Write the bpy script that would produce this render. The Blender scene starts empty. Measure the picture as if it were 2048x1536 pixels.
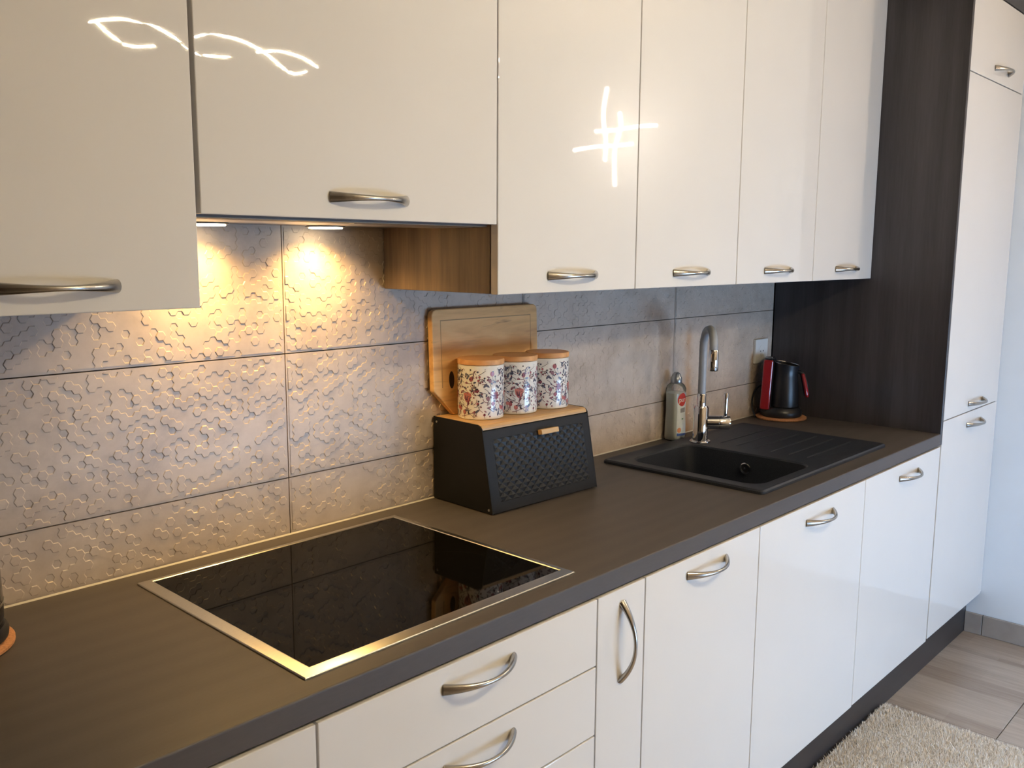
import bpy, bmesh, math, random
import numpy as np
from mathutils import Vector, Matrix
random.seed(7)
rng = np.random.default_rng(11)
SC = bpy.context.scene
COL = SC.collection
R = math.radians

# ------------------------------------------------------------------ camera
def make_camera():
    yaw, pitch, roll, f = R(46.7672), R(8.3338), R(0.3088), 1802.49
    fw = Vector((math.sin(yaw)*math.cos(pitch), math.cos(yaw)*math.cos(pitch), -math.sin(pitch)))
    r = Vector((math.cos(yaw), -math.sin(yaw), 0)); u = r.cross(fw)
    r2 = r*math.cos(roll)+u*math.sin(roll); u2 = -r*math.sin(roll)+u*math.cos(roll)
    cd = bpy.data.cameras.new('camera'); cam = bpy.data.objects.new('camera', cd); COL.objects.link(cam)
    cd.sensor_width = 36; cd.lens = f/2048*36; cd.clip_start = .02
    m = Matrix((r2, u2, -fw)).transposed().to_4x4(); m.translation = (-.08378, -1.54503, 1.47274)
    cam.matrix_world = m
    SC.camera = cam
make_camera()

# ------------------------------------------------------------------ light and exposure
FZ = .0285            # floor level
XR = 3.549            # right wall
XL, YF, ZC = -2.6, -2.75, 2.53
WIN = (1.7, 3.05, .06, 2.25, .95)   # unseen daylight window in the front wall: x0, x1, z0, z1, lower edge of the added blind
SKY_STRENGTH, SKY_COLOR = 17.5, (.38, .63, 1.0)
SPIRAL_POWER, BAR_POWER = 760, 105
HOOD_WATT = 12.5
vs = SC.view_settings
SC.display_settings.display_device = 'sRGB'
vs.view_transform = 'Standard'; vs.look = 'None'; vs.gamma = 1; vs.use_curve_mapping = False
vs.exposure = 0.0
w = bpy.data.worlds.new('daylight'); SC.world = w; w.use_nodes = True
bg = w.node_tree.nodes['Background']; bg.inputs[0].default_value = (*SKY_COLOR, 1); bg.inputs[1].default_value = SKY_STRENGTH
pl = bpy.data.lights.new('window_portal', 'AREA'); pl.shape = 'RECTANGLE'; pl.size = WIN[1]-WIN[0]; pl.size_y = WIN[4]-WIN[2]
po = bpy.data.objects.new('window_portal', pl); COL.objects.link(po)
po.location = ((WIN[0]+WIN[1])/2, YF-.06, (WIN[2]+WIN[4])/2); po.rotation_euler = (R(90), 0, 0)
pl.cycles.is_portal = True
for k, x in enumerate((.715, .965)):      # the two lamps of the extractor hood
    l = bpy.data.lights.new('hood_lamp_light', 'SPOT'); l.energy = HOOD_WATT; l.color = (1, .60, .17)
    l.spot_size = R(146); l.spot_blend = .9; l.shadow_soft_size = .018
    o = bpy.data.objects.new('hood_lamp_light', l); COL.objects.link(o); o.location = (x, -.058, 1.5135)

# ------------------------------------------------------------------ helpers
def link(o): COL.objects.link(o); return o
def tag(o, label=None, cat=None, group=None, kind=None):
    for k, v in (('label', label), ('category', cat), ('group', group), ('kind', kind)):
        if v: o[k] = v
    return o
def thing(name, label, cat, loc=(0, 0, 0), rz=0, group=None):
    o = link(bpy.data.objects.new(name, None)); o.location = loc; o.rotation_euler = (0, 0, rz); o.empty_display_size = .05
    return tag(o, label, cat, group)
class MB:
    def __init__(s): s.v = []; s.f = []; s.m = []; s.flat = False
    def add(s, vs, fs, mi=0):
        n = len(s.v); s.v += [tuple(v) for v in vs]; s.f += [tuple(i+n for i in f) for f in fs]; s.m += [mi]*len(fs); return s
    def bm(s, b, mi=0):
        b.verts.index_update(); s.add([v.co for v in b.verts], [[v.index for v in f.verts] for f in b.faces], mi); b.free(); return s
    def box(s, x0, x1, y0, y1, z0, z1, bev=0, seg=2, mi=0, M=None):
        s.flat = True; b = bmesh.new(); bmesh.ops.create_cube(b, size=1)
        for v in b.verts: v.co = Vector(((x0+x1)/2+v.co.x*(x1-x0), (y0+y1)/2+v.co.y*(y1-y0), (z0+z1)/2+v.co.z*(z1-z0)))
        if bev: bmesh.ops.bevel(b, geom=list(b.edges), offset=bev, segments=seg, affect='EDGES', profile=.5)
        if M is not None: bmesh.ops.transform(b, matrix=M, verts=b.verts)
        return s.bm(b, mi)
    def lathe(s, prof, n=48, c=(0, 0, 0), mi=0, sx=1, sy=1, cap0=True, cap1=True):
        vs = []; fs = []
        for r, z in prof:
            for k in range(n):
                a = 2*math.pi*k/n; vs.append((c[0]+r*sx*math.cos(a), c[1]+r*sy*math.sin(a), c[2]+z))
        for i in range(len(prof)-1):
            for k in range(n):
                k2 = (k+1) % n; fs.append((i*n+k, i*n+k2, (i+1)*n+k2, (i+1)*n+k))
        if cap0: fs.append(tuple(range(n-1, -1, -1)))
        if cap1: fs.append(tuple((len(prof)-1)*n+k for k in range(n)))
        return s.add(vs, fs, mi)
    def tube(s, pts, rad, n=10, mi=0, up=(0, 0, 1), cap=True, sy=None):
        """sweep; rad = number or list of (a, b) half sizes, a across, b along the local up"""
        pts = [Vector(p) for p in pts]; L = len(pts); vs = []; fs = []; nrm = None
        for i, p in enumerate(pts):
            t = (pts[min(i+1, L-1)]-pts[max(i-1, 0)]).normalized()
            if nrm is None:
                nrm = Vector(up)-t*t.dot(Vector(up))
                if nrm.length < 1e-4: nrm = Vector((1, 0, 0))-t*t.x
            else: nrm = nrm-t*t.dot(nrm)
            nrm.normalize(); bi = t.cross(nrm)
            a, b = (rad[i] if isinstance(rad[i], tuple) else (rad[i], rad[i])) if isinstance(rad, (list, tuple)) else (rad, rad)
            for k in range(n):
                q = 2*math.pi*k/n; vs.append(p+bi*(a*math.cos(q))+nrm*(b*math.sin(q)))
        for i in range(L-1):
            for k in range(n):
                k2 = (k+1) % n; fs.append((i*n+k, i*n+k2, (i+1)*n+k2, (i+1)*n+k))
        if cap: fs.append(tuple(range(n-1, -1, -1))); fs.append(tuple((L-1)*n+k for k in range(n)))
        return s.add(vs, fs, mi)
    def prism(s, poly, axis, a, b, mi=0, bev=0):
        """extrude a 2-D polygon; axis x: poly=(y,z); axis y: (x,z); axis z: (x,y)"""
        f = {'x': lambda p, t: (t, p[0], p[1]), 'y': lambda p, t: (p[0], t, p[1]), 'z': lambda p, t: (p[0], p[1], t)}[axis]
        s.flat = True; b_ = bmesh.new(); n = len(poly)
        v0 = [b_.verts.new(f(p, a)) for p in poly]; v1 = [b_.verts.new(f(p, b)) for p in poly]
        b_.faces.new(v0[::-1]); b_.faces.new(v1)
        for k in range(n): b_.faces.new((v0[k], v0[(k+1) % n], v1[(k+1) % n], v1[k]))
        bmesh.ops.recalc_face_normals(b_, faces=b_.faces)
        if bev: bmesh.ops.bevel(b_, geom=list(b_.edges), offset=bev, segments=2, affect='EDGES', profile=.5)
        return s.bm(b_, mi)
    def mesh(s, name, mats, smooth=None):
        me = bpy.data.meshes.new(name); me.from_pydata(s.v, [], s.f)
        for m in (mats if isinstance(mats, (list, tuple)) else [mats]): me.materials.append(m)
        if any(s.m): me.polygons.foreach_set('material_index', s.m)
        b = bmesh.new(); b.from_mesh(me); bmesh.ops.recalc_face_normals(b, faces=b.faces); b.to_mesh(me); b.free()
        if smooth is not None and not s.flat:
            me.polygons.foreach_set('use_smooth', [True]*len(me.polygons)); me.set_sharp_from_angle(angle=R(smooth))
        me.update(); return me
    def obj(s, name, mats, parent=None, smooth=40, world=False, kind=None):
        o = link(bpy.data.objects.new(name, s.mesh(name, mats, smooth)))
        return setpar(o, parent, world, kind)
def setpar(o, parent=None, world=False, kind=None):
    if parent is not None:
        o.parent = parent
        if world:
            if parent.parent is None: o.matrix_parent_inverse = Matrix.LocRotScale(parent.location, parent.rotation_euler, parent.scale).inverted()
    if kind: o['kind'] = kind
    return o
def copy_obj(o, parent=None):
    c = o.copy(); link(c)
    if parent is not None: c.parent = parent
    return c
def struct(o): o['kind'] = 'structure'; return o

# ------------------------------------------------------------------ materials
class NT:
    def __init__(s, name):
        s.m = bpy.data.materials.new(name); s.m.use_nodes = True; s.t = s.m.node_tree; s.b = s.t.nodes['Principled BSDF']
    def n(s, kind, **kw):
        x = s.t.nodes.new(kind)
        for k, v in kw.items():
            if k.startswith('i_'): x.inputs[k[2:].replace('_', ' ')].default_value = v
            else: setattr(x, k, v)
        return x
    def l(s, a, b): s.t.links.new(a, b)
    def coord(s, scale=(1, 1, 1), src='Object', loc=(0, 0, 0)):
        tc = s.n('ShaderNodeTexCoord'); mp = s.n('ShaderNodeMapping'); mp.inputs['Scale'].default_value = scale; mp.inputs['Location'].default_value = loc
        s.l(tc.outputs[src], mp.inputs[0]); return mp.outputs[0]
    def pos(s, scale=(1, 1, 1)):
        g = s.n('ShaderNodeNewGeometry'); mp = s.n('ShaderNodeMapping'); mp.inputs['Scale'].default_value = scale
        s.l(g.outputs['Position'], mp.inputs[0]); return mp.outputs[0]
    def noise(s, vec, scale=5, detail=3, rough=.5, dist=0):
        x = s.n('ShaderNodeTexNoise'); x.inputs['Scale'].default_value = scale; x.inputs['Detail'].default_value = detail
        x.inputs['Roughness'].default_value = rough; x.inputs['Distortion'].default_value = dist; s.l(vec, x.inputs['Vector']); return x.outputs[0]
    def ramp(s, fac, stops):
        x = s.n('ShaderNodeValToRGB'); cr = x.color_ramp
        while len(cr.elements) < len(stops): cr.elements.new(.5)
        for e, (p, c) in zip(cr.elements, stops): e.position = p; e.color = (*c, 1)
        s.l(fac, x.inputs[0]); return x.outputs[0]
    def mix(s, fac, a, b, mode='MIX'):
        x = s.n('ShaderNodeMix', data_type='RGBA', blend_type=mode)
        for inp, v in ((x.inputs[0], fac), (x.inputs[6], a), (x.inputs[7], b)):
            if hasattr(v, 'links') or hasattr(v, 'is_linked'): s.l(v, inp)
            else: inp.default_value = (*v, 1) if isinstance(v, tuple) else v
        return x.outputs[2]
    def math(s, op, a, b=None, c=None, clamp=False):
        x = s.n('ShaderNodeMath', operation=op, use_clamp=clamp)
        for i, v in enumerate((a, b, c)):
            if v is None: continue
            if hasattr(v, 'is_linked'): s.l(v, x.inputs[i])
            else: x.inputs[i].default_value = v
        return x.outputs[0]
    def bump(s, h, strength=.2, dist=.001):
        x = s.n('ShaderNodeBump'); x.inputs['Strength'].default_value = strength; x.inputs['Distance'].default_value = dist
        s.l(h, x.inputs['Height']); s.l(x.outputs[0], s.b.inputs['Normal'])
    def set(s, color=None, rough=None, metal=None, spec=None, coat=None, ior=None, trans=None, emit=None, estr=None, alpha=None):
        B = s.b.inputs
        for k, v in (('Base Color', color), ('Roughness', rough), ('Metallic', metal), ('Specular IOR Level', spec), ('Coat Weight', coat), ('IOR', ior), ('Transmission Weight', trans), ('Emission Color', emit), ('Emission Strength', estr), ('Alpha', alpha)):
            if v is None: continue
            if hasattr(v, 'is_linked'): s.l(v, B[k])
            else: B[k].default_value = (*v, 1) if isinstance(v, tuple) else v
        return s
def plain(name, color, rough=.5, metal=0., var=.06, scale=30, **kw):
    t = NT(name); n = t.noise(t.coord(), scale, 3)
    t.set(color=t.ramp(n, [(.3, tuple(c*(1-var) for c in color)), (.7, tuple(min(1, c*(1+var)) for c in color))]), rough=rough, metal=metal, **kw)
    return t.m

def wood(name, dark, light, axis, rough=.5, ring=14, bump=.15, coat=None, stretch=.06, fine=160, spec=.5):
    """grain runs along axis"""
    t = NT(name); i = 'xyz'.index(axis); sc = [1, 1, 1]; sc[i] = stretch
    p = t.coord(tuple(sc)); a = t.noise(p, ring, 4, .55, .6); b = t.noise(p, fine, 3, .6)
    wv = t.n('ShaderNodeTexWave', wave_type='BANDS', bands_direction={'x': 'Y', 'y': 'X', 'z': 'X'}[axis]); wv.inputs['Scale'].default_value = ring*1.2
    wv.inputs['Distortion'].default_value = 7; wv.inputs['Detail'].default_value = 3; wv.inputs['Detail Scale'].default_value = 1.2; t.l(p, wv.inputs[0])
    f = t.math('ADD', t.math('MULTIPLY', a, .55), t.math('ADD', t.math('MULTIPLY', b, .3), t.math('MULTIPLY', wv.outputs[1], .15)))
    t.set(color=t.ramp(f, [(.33, dark), (.66, light)]), rough=rough, spec=spec)
    if coat: t.set(coat=coat)
    t.bump(f, bump, .0006); return t.m

def gloss_white(name, col):
    t = NT(name); n = t.noise(t.pos(), 6, 1)
    t.set(color=t.ramp(n, [(.3, tuple(c*.985 for c in col)), (.7, col)]), rough=.022, ior=1.5)
    t.bump(t.noise(t.pos((1, 1, .6)), 2.6, 0, .3), .05, .0035); return t.m
M_DOOR = gloss_white('cream_gloss_lacquer', (.74, .70, .655))
M_CARC = wood('dark_oak_laminate_upright', (.075, .052, .037), (.21, .142, .096), 'z', .5, 16)
M_PANEL = wood('dark_oak_panel', (.030, .027, .030), (.062, .056, .062), 'z', .40, 9, .2)
M_TOP = wood('dark_oak_worktop', (.069, .060, .057), (.089, .077, .073), 'x', .44, 5, .10, stretch=.16, fine=220, spec=.26)
M_PLINTH = wood('dark_plinth_laminate', (.022, .019, .02), (.04, .035, .035), 'x', .35, 7, .1)
def brushed(name, col, rough, axis):
    t = NT(name); sc = [60, 60, 60]; sc['xyz'.index(axis)] = 2
    n = t.noise(t.coord(tuple(sc)), 8, 2); t.set(color=t.ramp(n, [(.3, tuple(c*.93 for c in col)), (.7, col)]), metal=1., rough=rough); t.bump(n, .05, .0003); return t.m
M_NICKEL = brushed('satin_nickel', (.46, .43, .39), .24, 'x')
M_STEEL = brushed('brushed_steel', (.66, .64, .60), .28, 'x')
M_CHROME = plain('chrome', (.78, .78, .80), .06, 1., .02)
M_GLASSBLACK = plain('black_ceramic_glass', (.003, .0025, .002), .03, 0, .05, 8, spec=.05)
M_RING = plain('grey_ring_print', (.0075, .0075, .0075), .06, 0, .05, 8, spec=.05)
def sinkmat():
    t = NT('dark_granite_composite'); a = t.noise(t.coord(), 900, 2)
    t.set(color=t.ramp(a, [(.35, (.009, .012, .020)), (.62, (.026, .030, .042)), (.75, (.05, .055, .068))]), rough=.45, spec=.35); t.bump(a, .12, .0004); return t.m
M_SINK = sinkmat()
M_BLACK = plain('black_powder_coat', (.006, .006, .0072), .45, 0, .1, 300, spec=.3)
M_BLACKPL = plain('black_plastic', (.012, .012, .015), .32, 0, .1, 100)
M_RED = plain('red_gloss_plastic', (.30, .012, .018), .18, 0, .05, 20, coat=.5)
M_BAMBOO = wood('bamboo', (.47, .27, .115), (.66, .42, .20), 'x', .45, 18, .08)
M_BAMBOO_LID = wood('bamboo_lid', (.55, .25, .09), (.74, .38, .15), 'x', .42, 16, .05)
def boardmat():
    t = NT('acacia_board'); p = t.coord((.12, 1, 1)); a = t.noise(p, 26, 4, .6, .4); b = t.noise(t.coord((.5, 1, 3)), 14, 3, .7, .5)
    c = t.ramp(a, [(.28, (.52, .27, .10)), (.5, (.76, .44, .17)), (.72, (.88, .56, .24))])
    t.set(color=t.mix(t.ramp(b, [(.60, (0, 0, 0)), (.75, (.7, .7, .7))]), c, (.28, .145, .06)), rough=.55); t.bump(a, .15, .0008); return t.m
M_BOARD = boardmat()
M_CORK = plain('cork', (.42, .19, .085), .8, 0, .25, 260)
M_CERAM = plain('white_glazed_ceramic', (.80, .77, .73), .12, 0, .01, 10, coat=.4)
M_WHITE = plain('white_plastic', (.72, .71, .69), .35, 0, .02)
M_GREYHOSE = plain('grey_silicone_hose', (.33, .34, .36), .45, 0, .04, 60)
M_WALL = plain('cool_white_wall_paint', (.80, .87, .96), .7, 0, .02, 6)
M_CEIL = plain('cream_ceiling_paint', (.66, .61, .54), .8, 0, .02, 6)
M_SHELL = plain('beige_wall_paint', (.46, .37, .28), .7, 0, .03, 4)
M_SHELLD = plain('brown_wall_paint', (.20, .145, .10), .7, 0, .03, 4)
M_BLIND = plain('beige_blind_cloth', (.52, .44, .36), .85, 0, .03, 90)
M_GROUT = plain('brown_grout', (.06, .036, .025), .9, 0, .1, 80)
M_SILIC = plain('silicone_bead', (.55, .52, .46), .3, 0, .05, 60)
M_GREY = plain('grey_painted_steel', (.16, .16, .17), .35, .6, .05, 40)

def tilemat():
    t = NT('concrete_look_tile'); p = t.pos()
    a = t.noise(p, 5.5, 5, .62, .8); b = t.noise(p, 28, 4, .6); c = t.noise(t.pos((1, 1, 1.6)), 11, 4, .6, 1.5)
    f = t.math('ADD', t.math('MULTIPLY', a, .65), t.math('MULTIPLY', b, .35))
    col = t.ramp(f, [(.32, (.39, .315, .255)), (.5, (.51, .42, .348)), (.68, (.59, .495, .42))])
    col = t.mix(t.ramp(c, [(.56, (0, 0, 0)), (.75, (.35, .35, .35))]), col, (.37, .305, .255))
    # rusty streak in the tile behind the tap
    s = t.n('ShaderNodeSeparateXYZ'); t.l(p, s.inputs[0])
    dx = t.math('SUBTRACT', t.math('ADD', s.outputs[0], t.math('MULTIPLY', t.noise(t.pos((0, 0, 1)), 14, 2), .05)), 2.405)
    g = t.math('POWER', 2.718, t.math('MULTIPLY', t.math('MULTIPLY', dx, dx), -2600.))
    g2 = t.math('MULTIPLY', g, t.ramp(t.noise(p, 9, 3), [(.3, (.2, .2, .2)), (.62, (.85, .85, .85))]))
    zf = t.n('ShaderNodeMapRange'); zf.inputs[1].default_value = 1.27; zf.inputs[2].default_value = 1.2; t.l(s.outputs[2], zf.inputs[0])
    col = t.mix(t.math('MULTIPLY', g2, zf.outputs[0]), col, (.42, .24, .12))
    t.set(color=col, rough=.36); t.bump(b, .08, .0006); return t.m
M_TILE = tilemat()
def floormat():
    t = NT('oak_look_floor_tile'); info = t.n('ShaderNodeObjectInfo')
    br = t.n('ShaderNodeTexBrick'); br.offset = .42; br.inputs['Scale'].default_value = 1; br.inputs['Mortar Size'].default_value = .0
    br.inputs['Brick Width'].default_value = .46; br.inputs['Row Height'].default_value = .1
    br.inputs['Color1'].default_value = (.25, .195, .16, 1); br.inputs['Color2'].default_value = (.50, .45, .405, 1); br.inputs['Mortar'].default_value = (.3, .25, .2, 1); br.inputs['Bias'].default_value = .1
    mp = t.n('ShaderNodeMapping'); mp.inputs['Rotation'].default_value = (0, 0, R(90)); tc = t.n('ShaderNodeTexCoord'); t.l(tc.outputs['Object'], mp.inputs[0])
    va = t.n('ShaderNodeVectorMath', operation='ADD'); t.l(mp.outputs[0], va.inputs[0]); t.l(info.outputs['Location'], va.inputs[1]); t.l(va.outputs[0], br.inputs[0])
    gr = t.noise(t.pos((9, .7, 1)), 9, 5, .6, .5)
    col = t.mix(.42, br.outputs[0], t.ramp(gr, [(.3, (.22, .165, .125)), (.7, (.46, .41, .36))]))
    t.set(color=col, rough=.33); t.bump(gr, .06, .0005); return t.m
M_FLOOR = floormat()
M_SKIRT = plain('grey_skirting_tile', (.36, .33, .31), .4, 0, .12, 12)
M_RUGB = plain('rug_backing', (.66, .56, .47), .95, 0, .1, 80)
def rugmat():
    t = NT('beige_pile'); a = t.noise(t.pos(), 9, 4, .7); b = t.noise(t.pos(), 300, 1)
    f = t.math('ADD', t.math('MULTIPLY', a, .6), t.math('MULTIPLY', b, .4))
    t.set(color=t.ramp(f, [(.35, (.88, .80, .70)), (.6, (.98, .93, .86))]), rough=.95, spec=.1); return t.m
M_RUG = rugmat()
def emis(name, col, s):
    t = NT(name); t.set(color=(.8, .8, .8), emit=col, estr=s); return t.m
M_LEDW = emis('warm_led', (1, .85, .56), SPIRAL_POWER)
M_LEDN = emis('neutral_led', (1, .80, .60), BAR_POWER)
M_HOODL = emis('hood_lamp_glow', (1, .80, .48), 14)
def glass_mat(name, tint, refl=.08):
    t = NT(name); tr = t.n('ShaderNodeBsdfTransparent'); tr.inputs[0].default_value = (*tint, 1); gl = t.n('ShaderNodeBsdfGlossy'); gl.inputs['Roughness'].default_value = .03
    fr = t.n('ShaderNodeFresnel'); fr.inputs[0].default_value = 1.45; mx = t.n('ShaderNodeMixShader'); t.l(fr.outputs[0], mx.inputs[0]); t.l(tr.outputs[0], mx.inputs[1]); t.l(gl.outputs[0], mx.inputs[2])
    t.l(mx.outputs[0], t.t.nodes['Material Output'].inputs[0]); return t.m
M_PANE = glass_mat('window_glass', (.97, .98, .98))
M_BOTTLE = glass_mat('clear_bottle_plastic', (.96, .95, .92))
M_SOAP = plain('pale_washing_liquid', (.86, .96, 1.0), .3, 0, .02, 30)
_b = M_SOAP.node_tree.nodes['Principled BSDF'].inputs; _b['Subsurface Weight'].default_value = .9; _b['Subsurface Radius'].default_value = (.03, .03, .03); _b['Subsurface Scale'].default_value = 1.0
M_LABEL = plain('pale_label', (.86, .94, 1.0), .3, 0, .03, 50)
M_LRED = plain('label_red', (.62, .05, .04), .3); M_LWHITE = plain('label_white', (.82, .82, .80), .3)
M_LORANGE = plain('label_orange', (.80, .36, .20), .3); M_LBLUE = plain('label_blue', (.07, .14, .42), .3)
M_LGREY = plain('label_grey', (.36, .37, .40), .3); M_LGREEN = plain('label_green', (.06, .16, .07), .3)
M_CAPS = plain('silver_cap', (.42, .46, .52), .25, .7, .04)

# ------------------------------------------------------------------ the room
def slab(name, x0, x1, y0, y1, z0, z1, m): return struct(MB().box(x0, x1, y0, y1, z0, z1).obj(name, m, smooth=None))
wall_back = slab('wall_back', XL, XR+.12, .0075, .13, FZ-.1, ZC, M_GROUT)
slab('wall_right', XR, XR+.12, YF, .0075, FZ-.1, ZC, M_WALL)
a, b, z0, z1, zb = WIN
mb = MB(); mb.box(XL, a, YF-.12, YF, FZ-.1, ZC).box(b, XR, YF-.12, YF, FZ-.1, ZC).box(a, b, YF-.12, YF, FZ-.1, z0).box(a, b, YF-.12, YF, z1, ZC)
struct(mb.obj('wall_front', M_SHELL, smooth=None))
win = struct(link(bpy.data.objects.new('window_1', None))); win.location = ((a+b)/2, YF-.06, z0)
xm = (a+b)/2; mb = MB()
for p, q in ((a, a+.06), (xm-.05, xm+.05), (b-.06, b)): mb.box(p, q, YF-.09, YF-.03, z0, z1, .004)
mb.box(a, b, YF-.09, YF-.03, z0, z0+.06, .004).box(a, b, YF-.09, YF-.03, z1-.06, z1, .004)
mb.obj('window_frame', M_WHITE, win, world=True)
for p, q in ((a+.06, xm-.05), (xm+.05, b-.06)): MB().box(p, q, YF-.062, YF-.058, z0+.06, z1-.06).obj('pane', M_PANE, win, None, True)
t = thing('added_blind', 'added unseen beige blind keeping the upper window out of the door reflections', 'blind', (xm, YF+.03, z1))  # added out of view: cuts the daylight and keeps upper doors from mirroring it
MB().box(a-.04, b+.04, YF+.012, YF+.016, zb, z1+.05).obj('cloth', M_BLIND, t, None, True)
MB().box(a-.04, b+.04, YF+.006, YF+.022, zb-.02, zb, .003).obj('bottom_rail', M_WHITE, t, world=True)
MB().tube([(a-.06, YF+.04, z1+.08), (b+.06, YF+.04, z1+.08)], .028, 16).obj('roll', M_BLIND, t, world=True)
ceiling = slab('ceiling', XL-.12, XR+.12, YF-.12, .13, ZC, ZC+.1, M_CEIL)
slab('wall_left', XL-.12, XL, YF, .13, FZ-.1, ZC, M_SHELLD)

# floor of wood-look tiles, each a piece
floor = struct(MB().box(XL-.12, XR+.12, YF-.12, .13, FZ-.12, FZ-.006).obj('floor', M_GROUT, smooth=None))
TW = .61; ft = None
for i in range(-10, 2):
    for j in range(-4, 2):
        ax, bx = 3.375+TW*i, 3.375+TW*(i+1); ay, by = -.877+TW*j, -.877+TW*(j+1)
        ax, bx, ay, by = max(ax, XL), min(bx, XR), max(ay, YF), min(by, 0)
        if bx-ax < .02 or by-ay < .02: continue
        full = abs(bx-ax-TW) < 1e-4 and abs(by-ay-TW) < 1e-4
        if full and ft: o = link(bpy.data.objects.new('floor_tile', ft)); o.parent = floor
        else:
            w2, d2 = (bx-ax)/2-.0012, (by-ay)/2-.0012
            o = MB().box(-w2, w2, -d2, d2, -.008, 0, .0008, 1).obj('floor_tile', M_FLOOR, floor)
            if full: ft = o.data
        o.location = ((ax+bx)/2, (ay+by)/2, FZ)
# skirting along the right wall, cut tiles
base_r = struct(MB().box(XR-.002, XR-.0005, YF+.01, -.54, FZ, FZ+.079).obj('baseboard_right', M_GROUT, smooth=None))
yy = -.5505
for L in (.063, .6, .6, .6, .3):
    MB().box(XR-.012, XR-.002, yy-L+.002, yy, FZ+.001, FZ+.0795, .0012, 1).obj('skirting_tile', M_SKIRT, base_r); yy -= L

# splashback tiles with a raised honeycomb relief, each tile a piece of the back wall
HR = .0083
def clip(poly, x0, x1, z0, z1):
    for ax, lim, sg in ((0, x0, 1), (0, x1, -1), (1, z0, 1), (1, z1, -1)):
        out = []
        for k in range(len(poly)):
            a, b = poly[k-1], poly[k]; da, db = (a[ax]-lim)*sg, (b[ax]-lim)*sg
            if da >= 0 and db >= 0: out.append(b)
            elif da >= 0 or db >= 0:
                t = da/(da-db); q = (a[0]+(b[0]-a[0])*t, a[1]+(b[1]-a[1])*t); out.append(q)
                if db >= 0: out.append(b)
        poly = out
        if len(poly) < 3: return []
    return poly
def hex_tile(x0, x1, z0, z1):
    mb = MB(); g = .0011; ax, bx, az, bz = x0+g, x1-g, z0+g, z1-g
    # body
    mb.add([(ax, .0075, az), (bx, .0075, az), (bx, .0075, bz), (ax, .0075, bz), (ax, .0006, az), (bx, .0006, az), (bx, .0006, bz), (ax, .0006, bz)],
           [(0, 1, 5, 4), (1, 2, 6, 5), (2, 3, 7, 6), (3, 0, 4, 7), (4, 5, 6, 7)])
    rim = .004
    nx = int((bx-ax)/(1.5*HR))+3; nz = int((bz-az)/(math.sqrt(3)*HR))+3
    H = rng.choice([0, .0007, .0008, .0015], size=(nx+2, nz+2), p=[.19, .35, .24, .22])
    for i in range(nx):
        for j in range(nz):
            cx = ax+(i-.5)*1.5*HR; cz = az+(j-.5+(.5 if i % 2 else 0))*math.sqrt(3)*HR
            h = H[i, j]; cor = [(cx+HR*math.cos(k*math.pi/3), cz+HR*math.sin(k*math.pi/3)) for k in range(6)]
            top = clip(cor, ax+rim, bx-rim, az+rim, bz-rim)
            if len(top) < 3: continue
            mb.add([(p[0], .0005-h, p[1]) for p in top], [tuple(range(len(top)))])
            up = i % 2        # odd columns sit half a cell higher
            nb = ((i+1, j+up), (i, j+1), (i-1, j+up), (i-1, j-1+up), (i, j-1), (i+1, j-1+up))
            for k, (a_, b_) in enumerate(nb):
                hn = H[a_, b_] if 0 <= a_ < nx and 0 <= b_ < nz else 0
                if hn >= h-.0001: continue
                p, q = cor[k], cor[(k+1) % 6]; mxx, mzz = (p[0]+q[0])/2-cx, (p[1]+q[1])/2-cz; L = math.hypot(mxx, mzz); sk = .0014
                o = (mxx/L*sk, mzz/L*sk); quad = clip([p, q, (q[0]+o[0], q[1]+o[1]), (p[0]+o[0], p[1]+o[1])], ax+rim, bx-rim, az+rim, bz-rim)
                if len(quad) < 3: continue
                f = lambda v: ((v[0]-p[0])*o[0]+(v[1]-p[1])*o[1])/(sk*sk)
                mb.add([(v[0], .0005-(h+(hn-h)*f(v))-.00001, v[1]) for v in quad], [tuple(range(len(quad)))])
    return mb
ZR = (.9005, 1.0183, 1.2704, 1.5225); XS = (-.60, .2067, .9022, 1.5967, 2.2933, 2.9355)
for i in range(5):
    for j in range(3):
        hex_tile(XS[i], XS[i+1], ZR[j], ZR[j+1]).obj('tile', M_TILE, wall_back, None)

# ------------------------------------------------------------------ handles
def handle_mesh(L=.155):
    pts = []; rad = []
    for k in range(25):
        t = k/24; q = abs(2*t-1); x = (t-.5)*L
        y = -.033*(1-q**2.1)+.0005; pts.append((x, y, 0))
        e = q**1.7; rad.append((.0034+.0026*e, .0037+.0056*e))
    return MB().tube(pts, rad, 14, up=(0, 0, 1)).mesh('handle', M_NICKEL, 50)
HANDLE = handle_mesh()
def handle(parent, x, y, z, vert=False, wob=0):
    o = link(bpy.data.objects.new('handle', HANDLE)); o.location = (x, y, z); o.parent = parent
    if vert: o.rotation_euler = (0, R(90), 0)
    return setpar(o, parent)
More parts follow.
